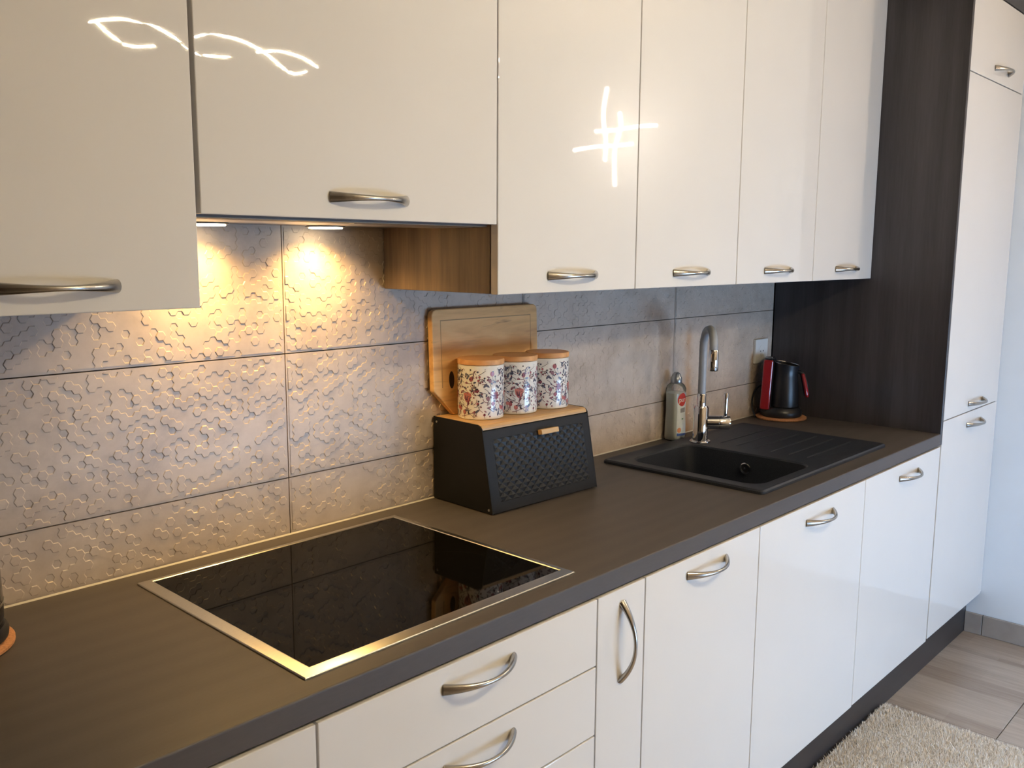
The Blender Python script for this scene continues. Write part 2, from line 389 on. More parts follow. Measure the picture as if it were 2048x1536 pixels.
# fronts are built in world coordinates and parented under an Empty at the cabinet base
def front(name, parent, x0, x1, yf, z0, z1, hpos=None, vert=False, th=.019):
    lx, ly, lz = parent.location
    o = MB().box(x0-lx, x1-lx, yf-ly, yf+th-ly, z0-lz, z1-lz, .0016, 2).obj(name, M_DOOR, parent, 30)
    if hpos: handle(o, hpos[0]-lx, yf-ly, hpos[1]-lz, vert)
    return o
def carcass(parent, x0, x1, y0, y1, z0, z1, th=.016, mat=None, top=True):
    lx, ly, lz = parent.location; mb = MB(); a, b, c, d, e, f = x0-lx, x1-lx, y0-ly, y1-ly, z0-lz, z1-lz
    mb.box(a, a+th, c, d, e, f, .0008, 1).box(b-th, b, c, d, e, f, .0008, 1).box(a+th, b-th, c, d, e, e+th).box(a+th, b-th, d-.006, d, e+th, f)
    if top: mb.box(a+th, b-th, c, d-.006, f-th, f)
    return mb.obj('carcass', mat or M_CARC, parent, 30)

# ------------------------------------------------------------------ wall cabinets
YW = -.345; ZW, ZT = 1.3918, 2.288; G = .0015
D = [.5477, 1.1502, 1.5973, 2.0482, 2.4977, 2.9345]
def wall_cab(x0, x1, label, hx, z0=ZW, name='wall_cabinet', cz0=None, gl=G, gr=G, lift=0):
    t = thing(name, label, 'cabinet', ((x0+x1)/2, -.005, z0), group='wall cabinets over the worktop')
    carcass(t, x0+.0005, x1-.0005, YW+.0205, -.005, (cz0 or z0)+.001, ZT)
    front('door', t, x0+gl, x1-gr, YW, z0, ZT-.002, (hx, z0+.0335))
    return t
wall_cab(-.0523, .5477, 'white gloss wall cabinet at the left edge, hanging beside the lit hood lamps', .353, gr=.001)
wall_cab(.5477, 1.1502, 'wide shorter white gloss wall cabinet above the lit extractor hood', .851, 1.5235, 'hood_cabinet', 1.527, gl=.0055)
wall_cab(1.1502, D[2], 'white gloss wall cabinet above the cutting board, first right of the hood cabinet', 1.375)
wall_cab(D[2], D[3], 'white gloss wall cabinet above the soap bottle and tap, second right of the hood cabinet', 1.829)
wall_cab(D[3], D[4], 'white gloss wall cabinet above the power socket, third right of the hood cabinet', 2.276)
wall_cab(D[4], D[5], 'white gloss wall cabinet touching the tall dark wood panel', 2.731)
# ------------------------------------------------------------------ extractor hood
t = thing('extractor_hood', 'slim steel extractor hood with two lit lamps under the short cabinet', 'hood', (.849, -.17, 1.506))
mb = MB().box(.5545, 1.1480, -.322, -.012, 1.5212, 1.5268, .002, 1); mb.obj('hood_body', M_GREY, t, world=True)
MB().box(.5555, 1.1470, -.3215, -.306, 1.5187, 1.521, .001, 1).obj('front_strip', M_STEEL, t, world=True)
for a, b in ((.57, .842), (.852, 1.13)): MB().box(a, b, -.30, -.185, 1.5182, 1.5212, .0008, 1).obj('grease_filter', M_STEEL, t, world=True)
for x in (.715, .965):
    h = MB().lathe([(.001, .003), (.036, .003), (.039, 0), (.034, -.001), (.001, -.001)], 28, (x, -.058, 1.5186)).obj('lamp', M_STEEL, t, world=True)
    d = MB().lathe([(.001, 0), (.032, 0), (.033, .0013), (.001, .0013)], 28, (x, -.058, 1.5154)).obj('lamp_lens', M_HOODL, t, world=True)
# ------------------------------------------------------------------ base cabinets
YB = -.6; ZD1 = .8565
B = [-.05, .5498, 1.1498, 1.2985, 1.7495, 2.3475, 2.9535]
def base_cab(x0, x1, label, name='base_cabinet', top=True):
    t = thing(name, label, 'cabinet', ((x0+x1)/2, -.29, FZ), group='base cabinets under the worktop')
    carcass(t, x0+.0005, x1-.0005, YB+.0205, -.006, .185, .8615, mat=M_WHITE, top=top); return t
t = base_cab(B[0], B[1], 'white base cabinet at the lower left corner, beside the wide drawers')
front('door', t, B[0]+G, B[1]-G, YB, .190, ZD1, (.25, .82))
t = base_cab(B[1], B[2], 'white base cabinet of wide drawers below the black hob', 'drawer_cabinet')
for a, b, hz in ((.730, ZD1, .821), (.5955, .727, .690), (.3955, .5925, .558), (.190, .3925, .357)): front('drawer', t, B[1]+G, B[2]-G, YB, a, b, (.852, hz))
t = base_cab(B[2], B[3], 'very narrow white pull-out cabinet with an upright handle', 'pullout_cabinet')
front('door', t, B[2]+G, B[3]-G, YB, .190, ZD1, (1.2245, .752), True)
t = base_cab(B[3], B[4], 'white base cabinet just right of the narrow pull-out')
front('door', t, B[3]+G, B[4]-G, YB, .190, ZD1, (1.5235, .821))
t = base_cab(B[4], B[5], 'white base cabinet below the dark sink bowl, second right of the narrow pull-out', top=False)
front('door', t, B[4]+G, B[5]-G, YB, .190, ZD1, (2.064, .813))
t = base_cab(B[5], B[6]-.012, 'white base cabinet below the sink drainer, against the tall cabinet')
front('door', t, B[5]+G, B[6]-.0085, YB, .193, ZD1, (2.678, .813))
# ------------------------------------------------------------------ tall cabinet and dark panels
t = thing('tall_cabinet', 'tall white cabinet of three doors at the right end of the kitchen', 'cabinet', (3.25, -.29, FZ))
carcass(t, 2.9545, XR-.002, YB+.0205, -.006, .19, 2.288)
for a, b, hz in ((.1975, .9374, .894), (.9404, 2.0273, .968), (2.0303, 2.286, 2.071)): front('door', t, 2.9555, 3.5263, YB, a, b, (3.275, hz))
MB().box(3.5275, XR-.002, YB+.003, YB+.0205, .1975, 2.286, .001, 1).obj('filler_strip', M_DOOR, t, world=True)
tag(MB().box(2.9358, 2.9538, -.601, -.003, .8625, 2.2885, .001, 1).obj('side_panel', M_PANEL), 'tall dark wood side panel between worktop and tall white cabinet', 'panel')
tag(MB().box(2.9358, XR-.002, -.601, -.02, 2.2895, ZC-.002, .001, 1).obj('cover_panel', M_PANEL), 'dark wood cover panel above the tall white cabinet', 'panel')
tag(MB().box(-.052, 2.935, YW, -.02, 2.2895, ZC-.002, .001, 1).obj('cornice_panel', M_PANEL), 'dark wood cover panel above the row of wall cabinets', 'panel')
tag(MB().box(-.6, XR-.001, -.55, -.535, FZ+.0005, .184, .001, 1).obj('plinth', M_PLINTH), 'dark kickboard running below all the white base cabinets', 'plinth')
# ------------------------------------------------------------------ worktop with a cut-out for the bowl
mb = MB(); xs = (-.6, 1.885, 2.225, 2.9355); ys = (-.597, -.5255, -.0915, -.0005); ZB_, ZT_ = .8622, .9
for z in (ZT_, ZB_): mb.add([(x, y, z) for y in ys for x in xs], [(j*4+i, j*4+i+1, j*4+i+5, j*4+i+4) for j in range(3) for i in range(3) if (i, j) != (1, 1)])
edge = [(-.597, .9), (-.5985, .8996), (-.5996, .8985), (-.6, .897), (-.6, .864), (-.5985, ZB_), (-.597, ZB_)]
mb.add([(x, y, z) for y, z in edge for x in (xs[0], xs[3])], [(2*k, 2*k+1, 2*k+3, 2*k+2) for k in range(6)])
for x in (xs[0], xs[3]): mb.add([(x, y, z) for y, z in edge]+[(x, ys[3], ZB_), (x, ys[3], ZT_)], [tuple(range(9))])
mb.add([(x, ys[3], z) for x in (xs[0], xs[3]) for z in (ZB_, ZT_)], [(0, 1, 3, 2)])
hp = [(xs[1], ys[1]), (xs[2], ys[1]), (xs[2], ys[2]), (xs[1], ys[2])]
mb.add([(x, y, z) for x, y in hp for z in (ZB_, ZT_)], [(2*k, 2*k+1, (2*k+3) % 8, (2*k+2) % 8) for k in range(4)])
wt = tag(mb.obj('worktop', M_TOP, smooth=None), 'long dark wood worktop carrying the hob and the sink', 'worktop')
MB().prism([(-.0030, .9), (-.0005, .9), (-.0005, .9028)], 'x', -.59, 2.93).obj('silicone_bead', M_SILIC, wt)
# ------------------------------------------------------------------ hob
t = thing('hob', 'black glass hob in a steel frame set in the worktop', 'hob', (.845, -.307, .9))
def ring(x0, x1, y0, y1, prof):
    vs = []; fs = []
    for off, z in prof: vs += [(x0+off, y0+off, z), (x1-off, y0+off, z), (x1-off, y1-off, z), (x0+off, y1-off, z)]
    for i in range(len(prof)-1):
        for k in range(4): fs.append((i*4+k, i*4+(k+1) % 4, (i+1)*4+(k+1) % 4, (i+1)*4+k))
    return vs, fs
vs_, fs_ = ring(.5595, 1.1305, -.5615, -.0535, [(0, .9002), (0, .9022), (.0012, .9034), (.017, .9068), (.0185, .9068), (.020, .9058), (.020, .9002), (0, .9002)])
MB().add(vs_, fs_).obj('steel_frame', M_STEEL, t, 25, True)
MB().box(.5797, 1.1103, -.5413, -.0737, .9005, .9058).obj('glass', M_GLASSBLACK, t, None, True)
for cx, cy, r in ((.71, -.19, .09), (.71, -.42, .075), (.97, -.18, .075), (.97, -.40, .105)):
    mb = MB(); n = 56
    vs_ = [(cx+q*math.cos(2*math.pi*k/n), cy+q*math.sin(2*math.pi*k/n), .90585) for q in (r-.001, r) for k in range(n)]
    mb.add(vs_, [(k, (k+1) % n, n+(k+1) % n, n+k) for k in range(n)]).obj('zone_ring', M_RING, t, None, True)
# ------------------------------------------------------------------ sink
def rrect(x0, x1, y0, y1, r, n=6):
    out = []
    for cx, cy, a0 in ((x1-r, y1-r, 0), (x0+r, y1-r, 90), (x0+r, y0+r, 180), (x1-r, y0+r, 270)):
        for k in range(n+1): a = R(a0+90*k/n); out.append((cx+r*math.cos(a), cy+r*math.sin(a)))
    return out
t = thing('sink', 'dark granite sink with left bowl and ribbed drainer', 'sink', (2.235, -.307, .9))
SX0, SX1, SY0, SY1 = 1.853, 2.618, -.549, -.0665
BX0, BX1, BY0, BY1 = 1.899, 2.207, -.5125, -.118
b = bmesh.new()
def loop(pts, z): return [b.verts.new((p[0], p[1], z)) for p in pts]
def bridge(a, c):
    for k in range(len(a)): b.faces.new((a[k], a[(k+1) % len(a)], c[(k+1) % len(a)], c[k]))
o0 = loop(rrect(SX0, SX1, SY0, SY1, .012), .9003); o1 = loop(rrect(SX0, SX1, SY0, SY1, .012), .907)
o2 = loop(rrect(SX0+.0035, SX1-.0035, SY0+.0035, SY1-.0035, .012), .9108); o3 = loop(rrect(SX0+.010, SX1-.010, SY0+.010, SY1-.010, .011), .9108)
o4 = loop(rrect(SX0+.014, SX1-.014, SY0+.014, SY1-.014, .010), .9088)
bridge(o0, o1); bridge(o1, o2); bridge(o2, o3); bridge(o3, o4)
i0 = loop(rrect(BX0, BX1, BY0, BY1, .045), .9088); i1 = loop(rrect(BX0+.004, BX1-.004, BY0+.004, BY1-.004, .043), .902)
prev = i0
for z, k in ((.9045, .004), (.88, .006), (.80, .011), (.755, .016), (.742, .024), (.735, .04)):
    cur = loop(rrect(BX0+k, BX1-k, BY0+k, BY1-k, max(.045-k*.4, .02)), z); bridge(prev, cur); prev = cur
b.faces.new(prev)
bmesh.ops.delete(b, geom=i1, context='VERTS')
# deck between rim and bowl opening
es = []
for L in (o4, i0):
    for k in range(len(L)):
        e = b.edges.get((L[k], L[(k+1) % len(L)])); es.append(e)
bmesh.ops.triangle_fill(b, edges=es, use_beauty=True)
mb = MB().bm(b); 
mb.obj('basin', M_SINK, t, 35, True)
for k in range(6):
    y = -.46+k*.055; L0, L1 = 2.275, 2.575
    MB().tube([(L0, y, .9090), (L0+.01, y, .9094), (L1-.01, y, .9094), (L1, y, .9090)], [(.001, .0005), (.0035, .0016), (.0035, .0016), (.001, .0005)], 8).obj('drainer_rib', M_SINK, t, world=True)
Mx = Matrix.Translation((2.1938, -.3175, .868)) @ Matrix.Rotation(R(-90), 4, 'Y')
def lathe_at(prof, M, n=32):
    mb = MB().lathe(prof, n); mb.v = [tuple(M @ Vector(v)) for v in mb.v]; return mb
ov = lathe_at([(.0055, .002), (.0165, .002), (.0165, .0046), (.0145, .006), (.0120, .0058), (.0110, .003), (.0055, .003)], Mx, 32).obj('overflow_ring', M_CHROME, t, world=True)
lathe_at([(.0005, 0), (.011, 0), (.011, .0032), (.0005, .0032)], Mx).obj('overflow_grille', M_BLACKPL, t, None, True)
lathe_at([(.0005, .003), (.003, .003), (.003, .0065), (.0005, .0072)], Mx).obj('overflow_screw', M_CHROME, t, world=True)
MB().lathe([(.001, .0), (.045, 0), (.045, .003), (.036, .004), (.030, .001), (.001, .001)], 36, (2.053, -.31, .735)).obj('strainer', M_CHROME, t, world=True)
# ------------------------------------------------------------------ tap
t = thing('kitchen_tap', 'chrome tap with curved grey hose spout behind the sink bowl', 'tap', (2.2515, -.1305, .9089))
MB().lathe([(.001, 0), (.031, 0), (.032, .002), (.030, .0045), (.0225, .0055), (.0222, .104), (.0195, .110), (.001, .110)], 40).obj('body', M_CHROME, t)
MB().lathe([(.001, .108), (.0135, .108), (.0138, .145), (.0125, .147), (.001, .147)], 30).obj('hose_collar', M_CHROME, t)
ex, ey = -.110, -.100
pts = [(0, 0, .145), (0, 0, .18), (0, 0, .22), (-.001, -.001, .25)]
for k in range(1, 13):
    a = math.pi*k/12*.97; pts.append((ex/2*(1-math.cos(a)), ey/2*(1-math.cos(a)), (.272 if k < 6 else .272+.026*(k-6)/6)+.0725*math.sin(a)**.9))
pts.append((ex, ey, .288))
MB().tube(pts, .0118, 16, up=(1, -1, 0)).obj('hose', M_GREYHOSE, t)
MB().lathe([(.001, .295), (.0125, .295), (.0142, .292), (.0142, .238), (.0125, .235), (.001, .235)], 30, (ex, ey, 0)).obj('nozzle', M_CHROME, t)
dv = Vector((.62, -.785, 0)).normalized(); Mx = Matrix.Translation((dv.x*.018, dv.y*.018, .060)) @ dv.to_track_quat('Z', 'Y').to_matrix().to_4x4()
lathe_at([(.001, 0), (.0205, 0), (.0205, .034), (.0195, .0345), (.0195, .0360), (.0208, .0365), (.0208, .066), (.0195, .068), (.001, .068)], Mx, 36).obj('cartridge', M_CHROME, t)
p = dv*(.018+.054); MB().tube([(p.x, p.y, .078), (p.x, p.y, .09), (p.x+.001, p.y, .145), (p.x+.001, p.y, .150)], [.0055, .0062, .0072, .0062], 14, up=(1, 0, 0)).obj('lever', M_CHROME, t)
# ------------------------------------------------------------------ bread bin
BR = R(-2.2)
t = thing('bread_bin', 'black metal bread bin with quilted front and bamboo lid', 'bread bin', (1.2895, -.0045, .9), BR)
W_, DB, DT, HB = .354, .201, .163, .196       # width, depth at base, depth at lid, height
side = [(0, .0015), (-DB, .0015), (-DT-.003, HB-.010), (-DT+.002, HB-.004), (-DT+.012, HB), (0, HB)]
for x in (0, W_-.003): MB().prism(side, 'x', x, x+.003, 0, .0008).obj('side_panel', M_BLACK, t)
MB().prism([(-.001, .004), (-DB+.01, .004), (-DT+.005, HB-.014), (-.001, HB-.014)], 'x', .0035, W_-.0035).obj('body', M_BLACK, t)
mb = MB(); ang = math.atan2(DB-DT-.003, HB-.013); Hf = math.hypot(DB-DT-.003, HB-.013)-.004
Mx = Matrix.Translation((0, -DB+.0005, .003)) @ Matrix.Rotation(-ang, 4, 'X')       # front plate: local x, z up the slope, -y outwards
x0, x1, z0, z1 = .0035, W_-.0035, 0, Hf
qx0, qx1, qz0, qz1 = .028, W_-.024, .022, Hf-.020
mb.add([(x0, 0, z0), (x1, 0, z0), (x1, 0, z1), (x0, 0, z1), (qx0, 0, qz0), (qx1, 0, qz0), (qx1, 0, qz1), (qx0, 0, qz1)], [(0, 1, 5, 4), (1, 2, 6, 5), (2, 3, 7, 6), (3, 0, 4, 7)])
nx, nz = 12, 7; cw, ch = (qx1-qx0)/nx, (qz1-qz0)/nz
def dia(cx, cz):
    poly = clip([(cx-cw/2, cz), (cx, cz-ch/2), (cx+cw/2, cz), (cx, cz+ch/2)], qx0, qx1, qz0, qz1)
    if len(poly) < 3: return
    n = len(poly); full = n == 4 and abs((max(p[0] for p in poly)-min(p[0] for p in poly))-cw) < 1e-5
    mx = sum(p[0] for p in poly)/n; mz = sum(p[1] for p in poly)/n
    mb.add([(p[0], 0, p[1]) for p in poly]+[(mx, -.0021 if full else -.0013, mz)], [(k, (k+1) % n, n) for k in range(n)])
for i in range(nx+1):
    for j in range(nz+1):
        dia(qx0+i*cw, qz0+j*ch); dia(qx0+(i+.5)*cw, qz0+(j+.5)*ch)
mb.v = [tuple(Mx @ Vector(v)) for v in mb.v]; mb.obj('front_flap', M_BLACK, t, 12)
lid = [(-.001, HB-.012), (-DT-.0005, HB-.012), (-DT-.0005, HB-.0075), (-DT+.003, HB-.0025), (-.0-DT+.010, HB-.0006), (-.001, HB-.0006)]
MB().prism(lid, 'x', .0032, W_-.0032).obj('lid', M_BAMBOO, t, 30)
mb = MB().box(W_*.485, W_*.485+.058, -.014, 0, Hf-.030, Hf-.018, .0015, 2); mb.v = [tuple(Mx @ Vector(v)) for v in mb.v]; mb.obj('knob', M_BAMBOO, t)
for y, z in ((-.012, HB-.012), (-DB+.012, .010)):
    lathe_at([(.0005, 0), (.0032, 0), (.0028, .0014), (.0005, .0018)], Matrix.Translation((0.0002, y, z)) @ Matrix.Rotation(R(-90), 4, 'Y'), 14).obj('screw', M_STEEL, t)
# ------------------------------------------------------------------ cutting board
t = thing('cutting_board', 'wooden cutting board leaning on the tiles behind the floral jars', 'cutting board', (1.452, -.0200, 1.0962))
Wb, Hb, Tb = .357, .2465, .0155; ch = .06
poly = [(-Wb/2+ch, 0), (Wb/2-ch, 0), (Wb/2, ch), (Wb/2, Hb-.012), (Wb/2-.004, Hb-.004), (Wb/2-.012, Hb), (-Wb/2+.012, Hb), (-Wb/2+.004, Hb-.004), (-Wb/2, Hb-.012), (-Wb/2, ch)]
tilt = Matrix.Rotation(R(-2.2), 4, 'X')
mb = MB().prism(poly, 'y', -Tb/2, Tb/2, 0, .0025); mb.v = [tuple(tilt @ Vector(v)) for v in mb.v]; bd = mb.obj('board', M_BOARD, t, 30)
mb = MB(); ins = .026; hole = [(-Wb/2+ins, ch+.006), (-Wb/2+ins, Hb-ins), (Wb/2-ins, Hb-ins), (Wb/2-ins, ch+.006)]
mb.tube([(a, -Tb/2-.0001, c) for a, c in hole], [(.0006, .0014)]*4, 6, up=(1, 0, 0)); mb.v = [tuple(tilt @ Vector(v)) for v in mb.v]
mb.obj('juice_groove', plain('groove_wood', (.42, .25, .11), .6), bd)
mb = MB(); n = 24; mb.add([(-.123+.008*math.cos(2*math.pi*k/n), -Tb/2-.0004, .082+.020*math.sin(2*math.pi*k/n)) for k in range(n)]+[(-.123+.008*math.cos(2*math.pi*k/n), -Tb/2+.002, .082+.020*math.sin(2*math.pi*k/n)) for k in range(n)], [tuple(range(n))]+[(k, (k+1) % n, n+(k+1) % n, n+k) for k in range(n)])
mb.v = [tuple(tilt @ Vector(v)) for v in mb.v]; mb.obj('grip_hole', plain('dark_hole', (.03, .012, .008), .9), bd)
# ------------------------------------------------------------------ floral jars
CR, CH = .0535, .1235
FL = {'pink': plain('print_pink', (.50, .17, .15), .25), 'rose': plain('print_rose', (.36, .10, .115), .25), 'maroon': plain('print_maroon', (.17, .035, .055), .25),
      'navy': plain('print_slate', (.10, .105, .15), .25), 'ink': plain('print_ink', (.05, .045, .055), .25), 'mauve': plain('print_mauve', (.30, .16, .20), .25)}
FK = list(FL)
def floral():
    mb = MB(); r = CR+.00025; layer = [0]
    rr = random.Random(5)
    def put(poly, col):
        layer[0] += 1; q = r+layer[0]*2.0e-7
        vs = [(q*math.sin(a/CR), -q*math.cos(a/CR), h) for a, h in poly if True]
        if any(h < .003 or h > CH-.006 for a, h in poly): return
        mb.add(vs, [tuple(range(len(vs)))], FK.index(col))
    def blob(a, h, w, t, col, rot=0, n=10, lob=0, amp=0):
        P = []
        for k in range(n):
            q = 2*math.pi*k/n; m = 1+amp*math.cos(lob*q)
            x, z = w*m*math.cos(q), t*m*math.sin(q); P.append((a+x*math.cos(rot)-z*math.sin(rot), h+x*math.sin(rot)+z*math.cos(rot)))
        put(P, col)
    def leaf(a, h, L, W, rot, col):
        P = [(-L/2, 0), (-L/5, W/2), (L/5, W*.45), (L/2, 0), (L/5, -W*.4), (-L/5, -W/2)]
        put([(a+x*math.cos(rot)-z*math.sin(rot), h+x*math.sin(rot)+z*math.cos(rot)) for x, z in P], col)
    def stem(a, h, L, rot, bend, col='ink', w=.0005):
        n = 7; c = []
        for k in range(n):
            c.append((a, h)); a += L/n*math.cos(rot); h += L/n*math.sin(rot); rot += bend/n
        for k in range(n-1):
            (a0, h0), (a1, h1) = c[k], c[k+1]; d = math.hypot(a1-a0, h1-h0)+1e-9; nx, nz = -(h1-h0)/d*w, (a1-a0)/d*w
            put([(a0-nx, h0-nz), (a1-nx, h1-nz), (a1+nx, h1+nz), (a0+nx, h0+nz)], col)
    T = 2*math.pi/3*CR
    for rep in range(3):
        o = rep*T; d = lambda deg: R(deg)*CR+o
        for k in range(185):       # filler stems, leaves and seeds
            a, h = o+rr.uniform(0, T), rr.uniform(.006, CH-.008); rot = rr.uniform(0, 6.28)
            q = rr.random()
            if q < .45: stem(a, h, rr.uniform(.012, .024), rot, rr.uniform(-2.6, 2.6), rr.choice(['ink', 'navy', 'maroon']), rr.uniform(.0004, .0007))
            elif q < .75: leaf(a, h, rr.uniform(.006, .0105), rr.uniform(.0025, .0044), rot, rr.choice(['navy', 'ink', 'navy', 'mauve']))
            else: blob(a, h, .0020, .0020, rr.choice(['ink', 'maroon', 'maroon']), 0, 7)
        stem(d(-33), .030, .03, 1.5, .3, 'navy', .0006)
        # peony
        blob(d(-34), .054, .0105, .0095, 'pink', .2, 14, 5, .10); blob(d(-33), .049, .0080, .0100, 'rose', 0, 12)
        for k in range(5): blob(d(-42+k*4), .058-abs(k-2)*.001, .0022, .0058, 'pink', (2-k)*.22, 8)
        leaf(d(-31), .038, .012, .005, 1.4, 'maroon')
        # star flower
        for k in range(8): q = k*math.pi/4; leaf(d(41)+.0048*math.cos(q), .055+.0062*math.sin(q), .010, .0048, q, 'rose' if k % 2 else 'maroon')
        blob(d(41), .055, .0035, .0038, 'maroon')
        # small flower
        for k in range(5): q = k*1.257; blob(d(-8)+.003*math.cos(q), .067+.0032*math.sin(q), .0024, .0024, 'maroon', 0, 7)
        blob(d(-8), .067, .0013, .0013, 'pink')
        for a, h, s, c in ((-23, .093, .0054, 'rose'), (30, .105, .0056, 'rose'), (24, .089, .0046, 'mauve'), (-2, .098, .0028, 'rose'), (-5, .090, .0025, 'rose'), (19, .049, .0048, 'mauve'), (33, .037, .0048, 'rose'),
                           (-42, .017, .0052, 'pink'), (-56, .025, .0050, 'rose'), (57, .027, .0045, 'pink'), (-6, .037, .0034, 'rose'), (-15, .116, .0040, 'pink'), (10, .012, .003, 'maroon')):
            blob(d(a), h, s*.92, s*1.1, c, rr.uniform(-.4, .4)); stem(d(a), h-s, .012, -1.4, rr.uniform(-1, 1), 'ink', .00045); blob(d(a)+s*.3, h+s*.9, s*.35, s*.3, 'ink', 0, 6)
        for a, h, rot in ((12, .079, .9), (17, .078, -.6), (-55, .085, 1.1), (-52, .100, 1.9), (52, .108, 1.7), (58, .092, 1.4), (-8, .020, .7), (48, .014, 1.2), (2, .056, -.8), (46, .075, 2.4)):
            leaf(d(a), h, .014, .0052, rot, 'navy')
    return mb.mesh('floral_print', [FL[k] for k in FK], None)
FLORAL = floral()
JAR = MB().lathe([(.001, 0), (CR-.003, 0), (CR-.0008, .0012), (CR, .004), (CR, CH-.004), (CR-.001, CH-.001), (CR-.003, CH), (.001, CH)], 72).mesh('jar', M_CERAM, 40)
LID = MB().lathe([(.001, CH+.0004), (CR-.0015, CH+.0004), (CR+.0004, CH+.0014), (CR+.0004, CH+.0105), (CR-.001, CH+.0125), (.001, CH+.0125)], 72).mesh('lid', M_BAMBOO_LID, 40)
ZL = 1.0958
for (cx, cy), rot, lab in (((1.366, -.0835), 0, 'floral ceramic jar nearest the hob, with the whole pink flower left of centre'), ((1.4745, -.0895), 44, 'middle one of the three floral ceramic jars, partly behind the first'), ((1.583, -.0965), -13, 'floral ceramic jar nearest the sink, maroon star flower in front')):
    t = thing('storage_jar', lab, 'jar', (cx, cy, ZL), R(-46), 'floral jars on the bread bin')
    for nm, me in (('jar', JAR), ('lid', LID), ('floral_print', FLORAL)):
        o = link(bpy.data.objects.new(nm, me)); o.parent = t
        if nm == 'floral_print': o.rotation_euler = (0, 0, R(rot))
# ------------------------------------------------------------------ washing-up bottle
t = thing('soap_bottle', 'pale washing-up liquid bottle with silver cap and red-topped label against the tiles', 'bottle', (2.262, -.0335, .9002))
ax_, ay_ = .0345, .0275
def sup(a, ex=2.6): c, s = math.cos(a), math.sin(a); return math.copysign(abs(c)**(2/ex), c), math.copysign(abs(s)**(2/ex), s)
PROF = [(.86, 0), (.95, .003), (1.0, .010), (.985, .045), (.93, .085), (.945, .125), (.955, .148), (.90, .160), (.76, .170), (.56, .177)]
def bott(shrink, prof):
    n = 40; vs = []; fs = []
    for q, z in prof:
        for k in range(n): c, s = sup(2*math.pi*k/n); vs.append((c*(ax_*q-shrink), s*(ay_*(q if z < .16 else q*1.12)-shrink), z))
    for i in range(len(prof)-1):
        for k in range(n): fs.append((i*n+k, i*n+(k+1) % n, (i+1)*n+(k+1) % n, (i+1)*n+k))
    fs.append(tuple(range(n-1, -1, -1))); fs.append(tuple((len(prof)-1)*n+k for k in range(n))); return MB().add(vs, fs)
bott(0, PROF).obj('bottle', M_BOTTLE, t, 60)
bott(.0008, [(q, z) for q, z in PROF if .003 <= z <= .150]).obj('liquid', M_SOAP, t, 60)
MB().lathe([(.001, .1765), (.0165, .1765), (.0175, .179), (.0175, .193), (.0150, .197), (.0125, .204), (.007, .210), (.001, .2112)], 28).obj('cap', M_CAPS, t)
def qat(z):
    for (q0, a), (q1, b_) in zip(PROF, PROF[1:]):
        if a <= z <= b_: return q0+(q1-q0)*(z-a)/(b_-a)
    return 1
SUPT = []
_a = np.linspace(0, 2*math.pi, 1441); _xy = np.array([(sup(a)[0]*ax_, sup(a)[1]*ay_) for a in _a]); _s = np.concatenate([[0], np.cumsum(np.hypot(*np.diff(_xy, axis=0).T))])
S_FRONT = np.interp(1.5*math.pi, _a, _s)
def onb(s, z, off):
    a = float(np.interp(S_FRONT+s, _s, _a)); c, q = sup(a); k = qat(z); return (c*(ax_*k+off), q*(ay_*k+off), z)
def patch(name, poly, mat, off, fine=.002):
    """polygon in (s, z) wrapped on the bottle, cut into narrow strips so that it follows the curve"""
    mb = MB(); lo = min(p[0] for p in poly); hi = max(p[0] for p in poly); zl = min(p[1] for p in poly); zh = max(p[1] for p in poly); n = max(1, int((hi-lo)/fine))
    for k in range(n):
        zn = max(1, int((zh-zl)/.012))
        for j in range(zn):
            c = clip(poly, lo+(hi-lo)*k/n, lo+(hi-lo)*(k+1)/n, zl+(zh-zl)*j/zn, zl+(zh-zl)*(j+1)/zn)
            if len(c) >= 3: mb.add([onb(p[0], p[1], off) for p in c], [tuple(range(len(c)))])
    return mb
lb = patch('label', [(-.026, .016), (.026, .016), (.026, .118), (-.026, .118)], M_LABEL, .0003).obj('label', M_LABEL, t, 60)
def circ(cx, cz, a, b, n=26): return [(cx+a*math.cos(2*math.pi*k/n), cz+b*math.sin(2*math.pi*k/n)) for k in range(n)]
patch('logo', circ(-.004, .128, .0205, .0205), M_LRED, .0006).obj('logo_patch', M_LRED, lb, 60)
patch('b', [(-.025, .016), (.025, .016), (.025, .021), (-.025, .025)], M_LBLUE, .0006).obj('blue_band', M_LBLUE, lb, 60)
patch('b', circ(-.016, .034, .008, .008), M_LORANGE, .0006).obj('orange_fruit', M_LORANGE, lb, 60)
patch('b', [(-.012, .088), (.014, .088), (.014, .103), (-.012, .101)], M_LGREY, .0006).obj('grey_panel', M_LGREY, lb, 60)
patch('b', circ(-.001, .068, .005, .0022), M_LGREEN, .0006).obj('green_leaf', M_LGREEN, lb, 60)
fc = bpy.data.curves.new('lettering', 'FONT'); fc.body = 'pur'; fc.size = .023; fc.align_x = 'CENTER'; fc.resolution_u = 4
fo = bpy.data.objects.new('lettering', fc); link(fo); bpy.context.view_layer.update()
dg = bpy.context.evaluated_depsgraph_get(); me = bpy.data.meshes.new_from_object(fo.evaluated_get(dg)); bpy.data.objects.remove(fo)
mb = MB()
for p in me.polygons: mb.add([onb(me.vertices[i].co.x-.0045, .121+me.vertices[i].co.y, .0010) for i in p.vertices], [tuple(range(len(p.vertices)))])
mb.obj('lettering', M_LWHITE, lb, None)
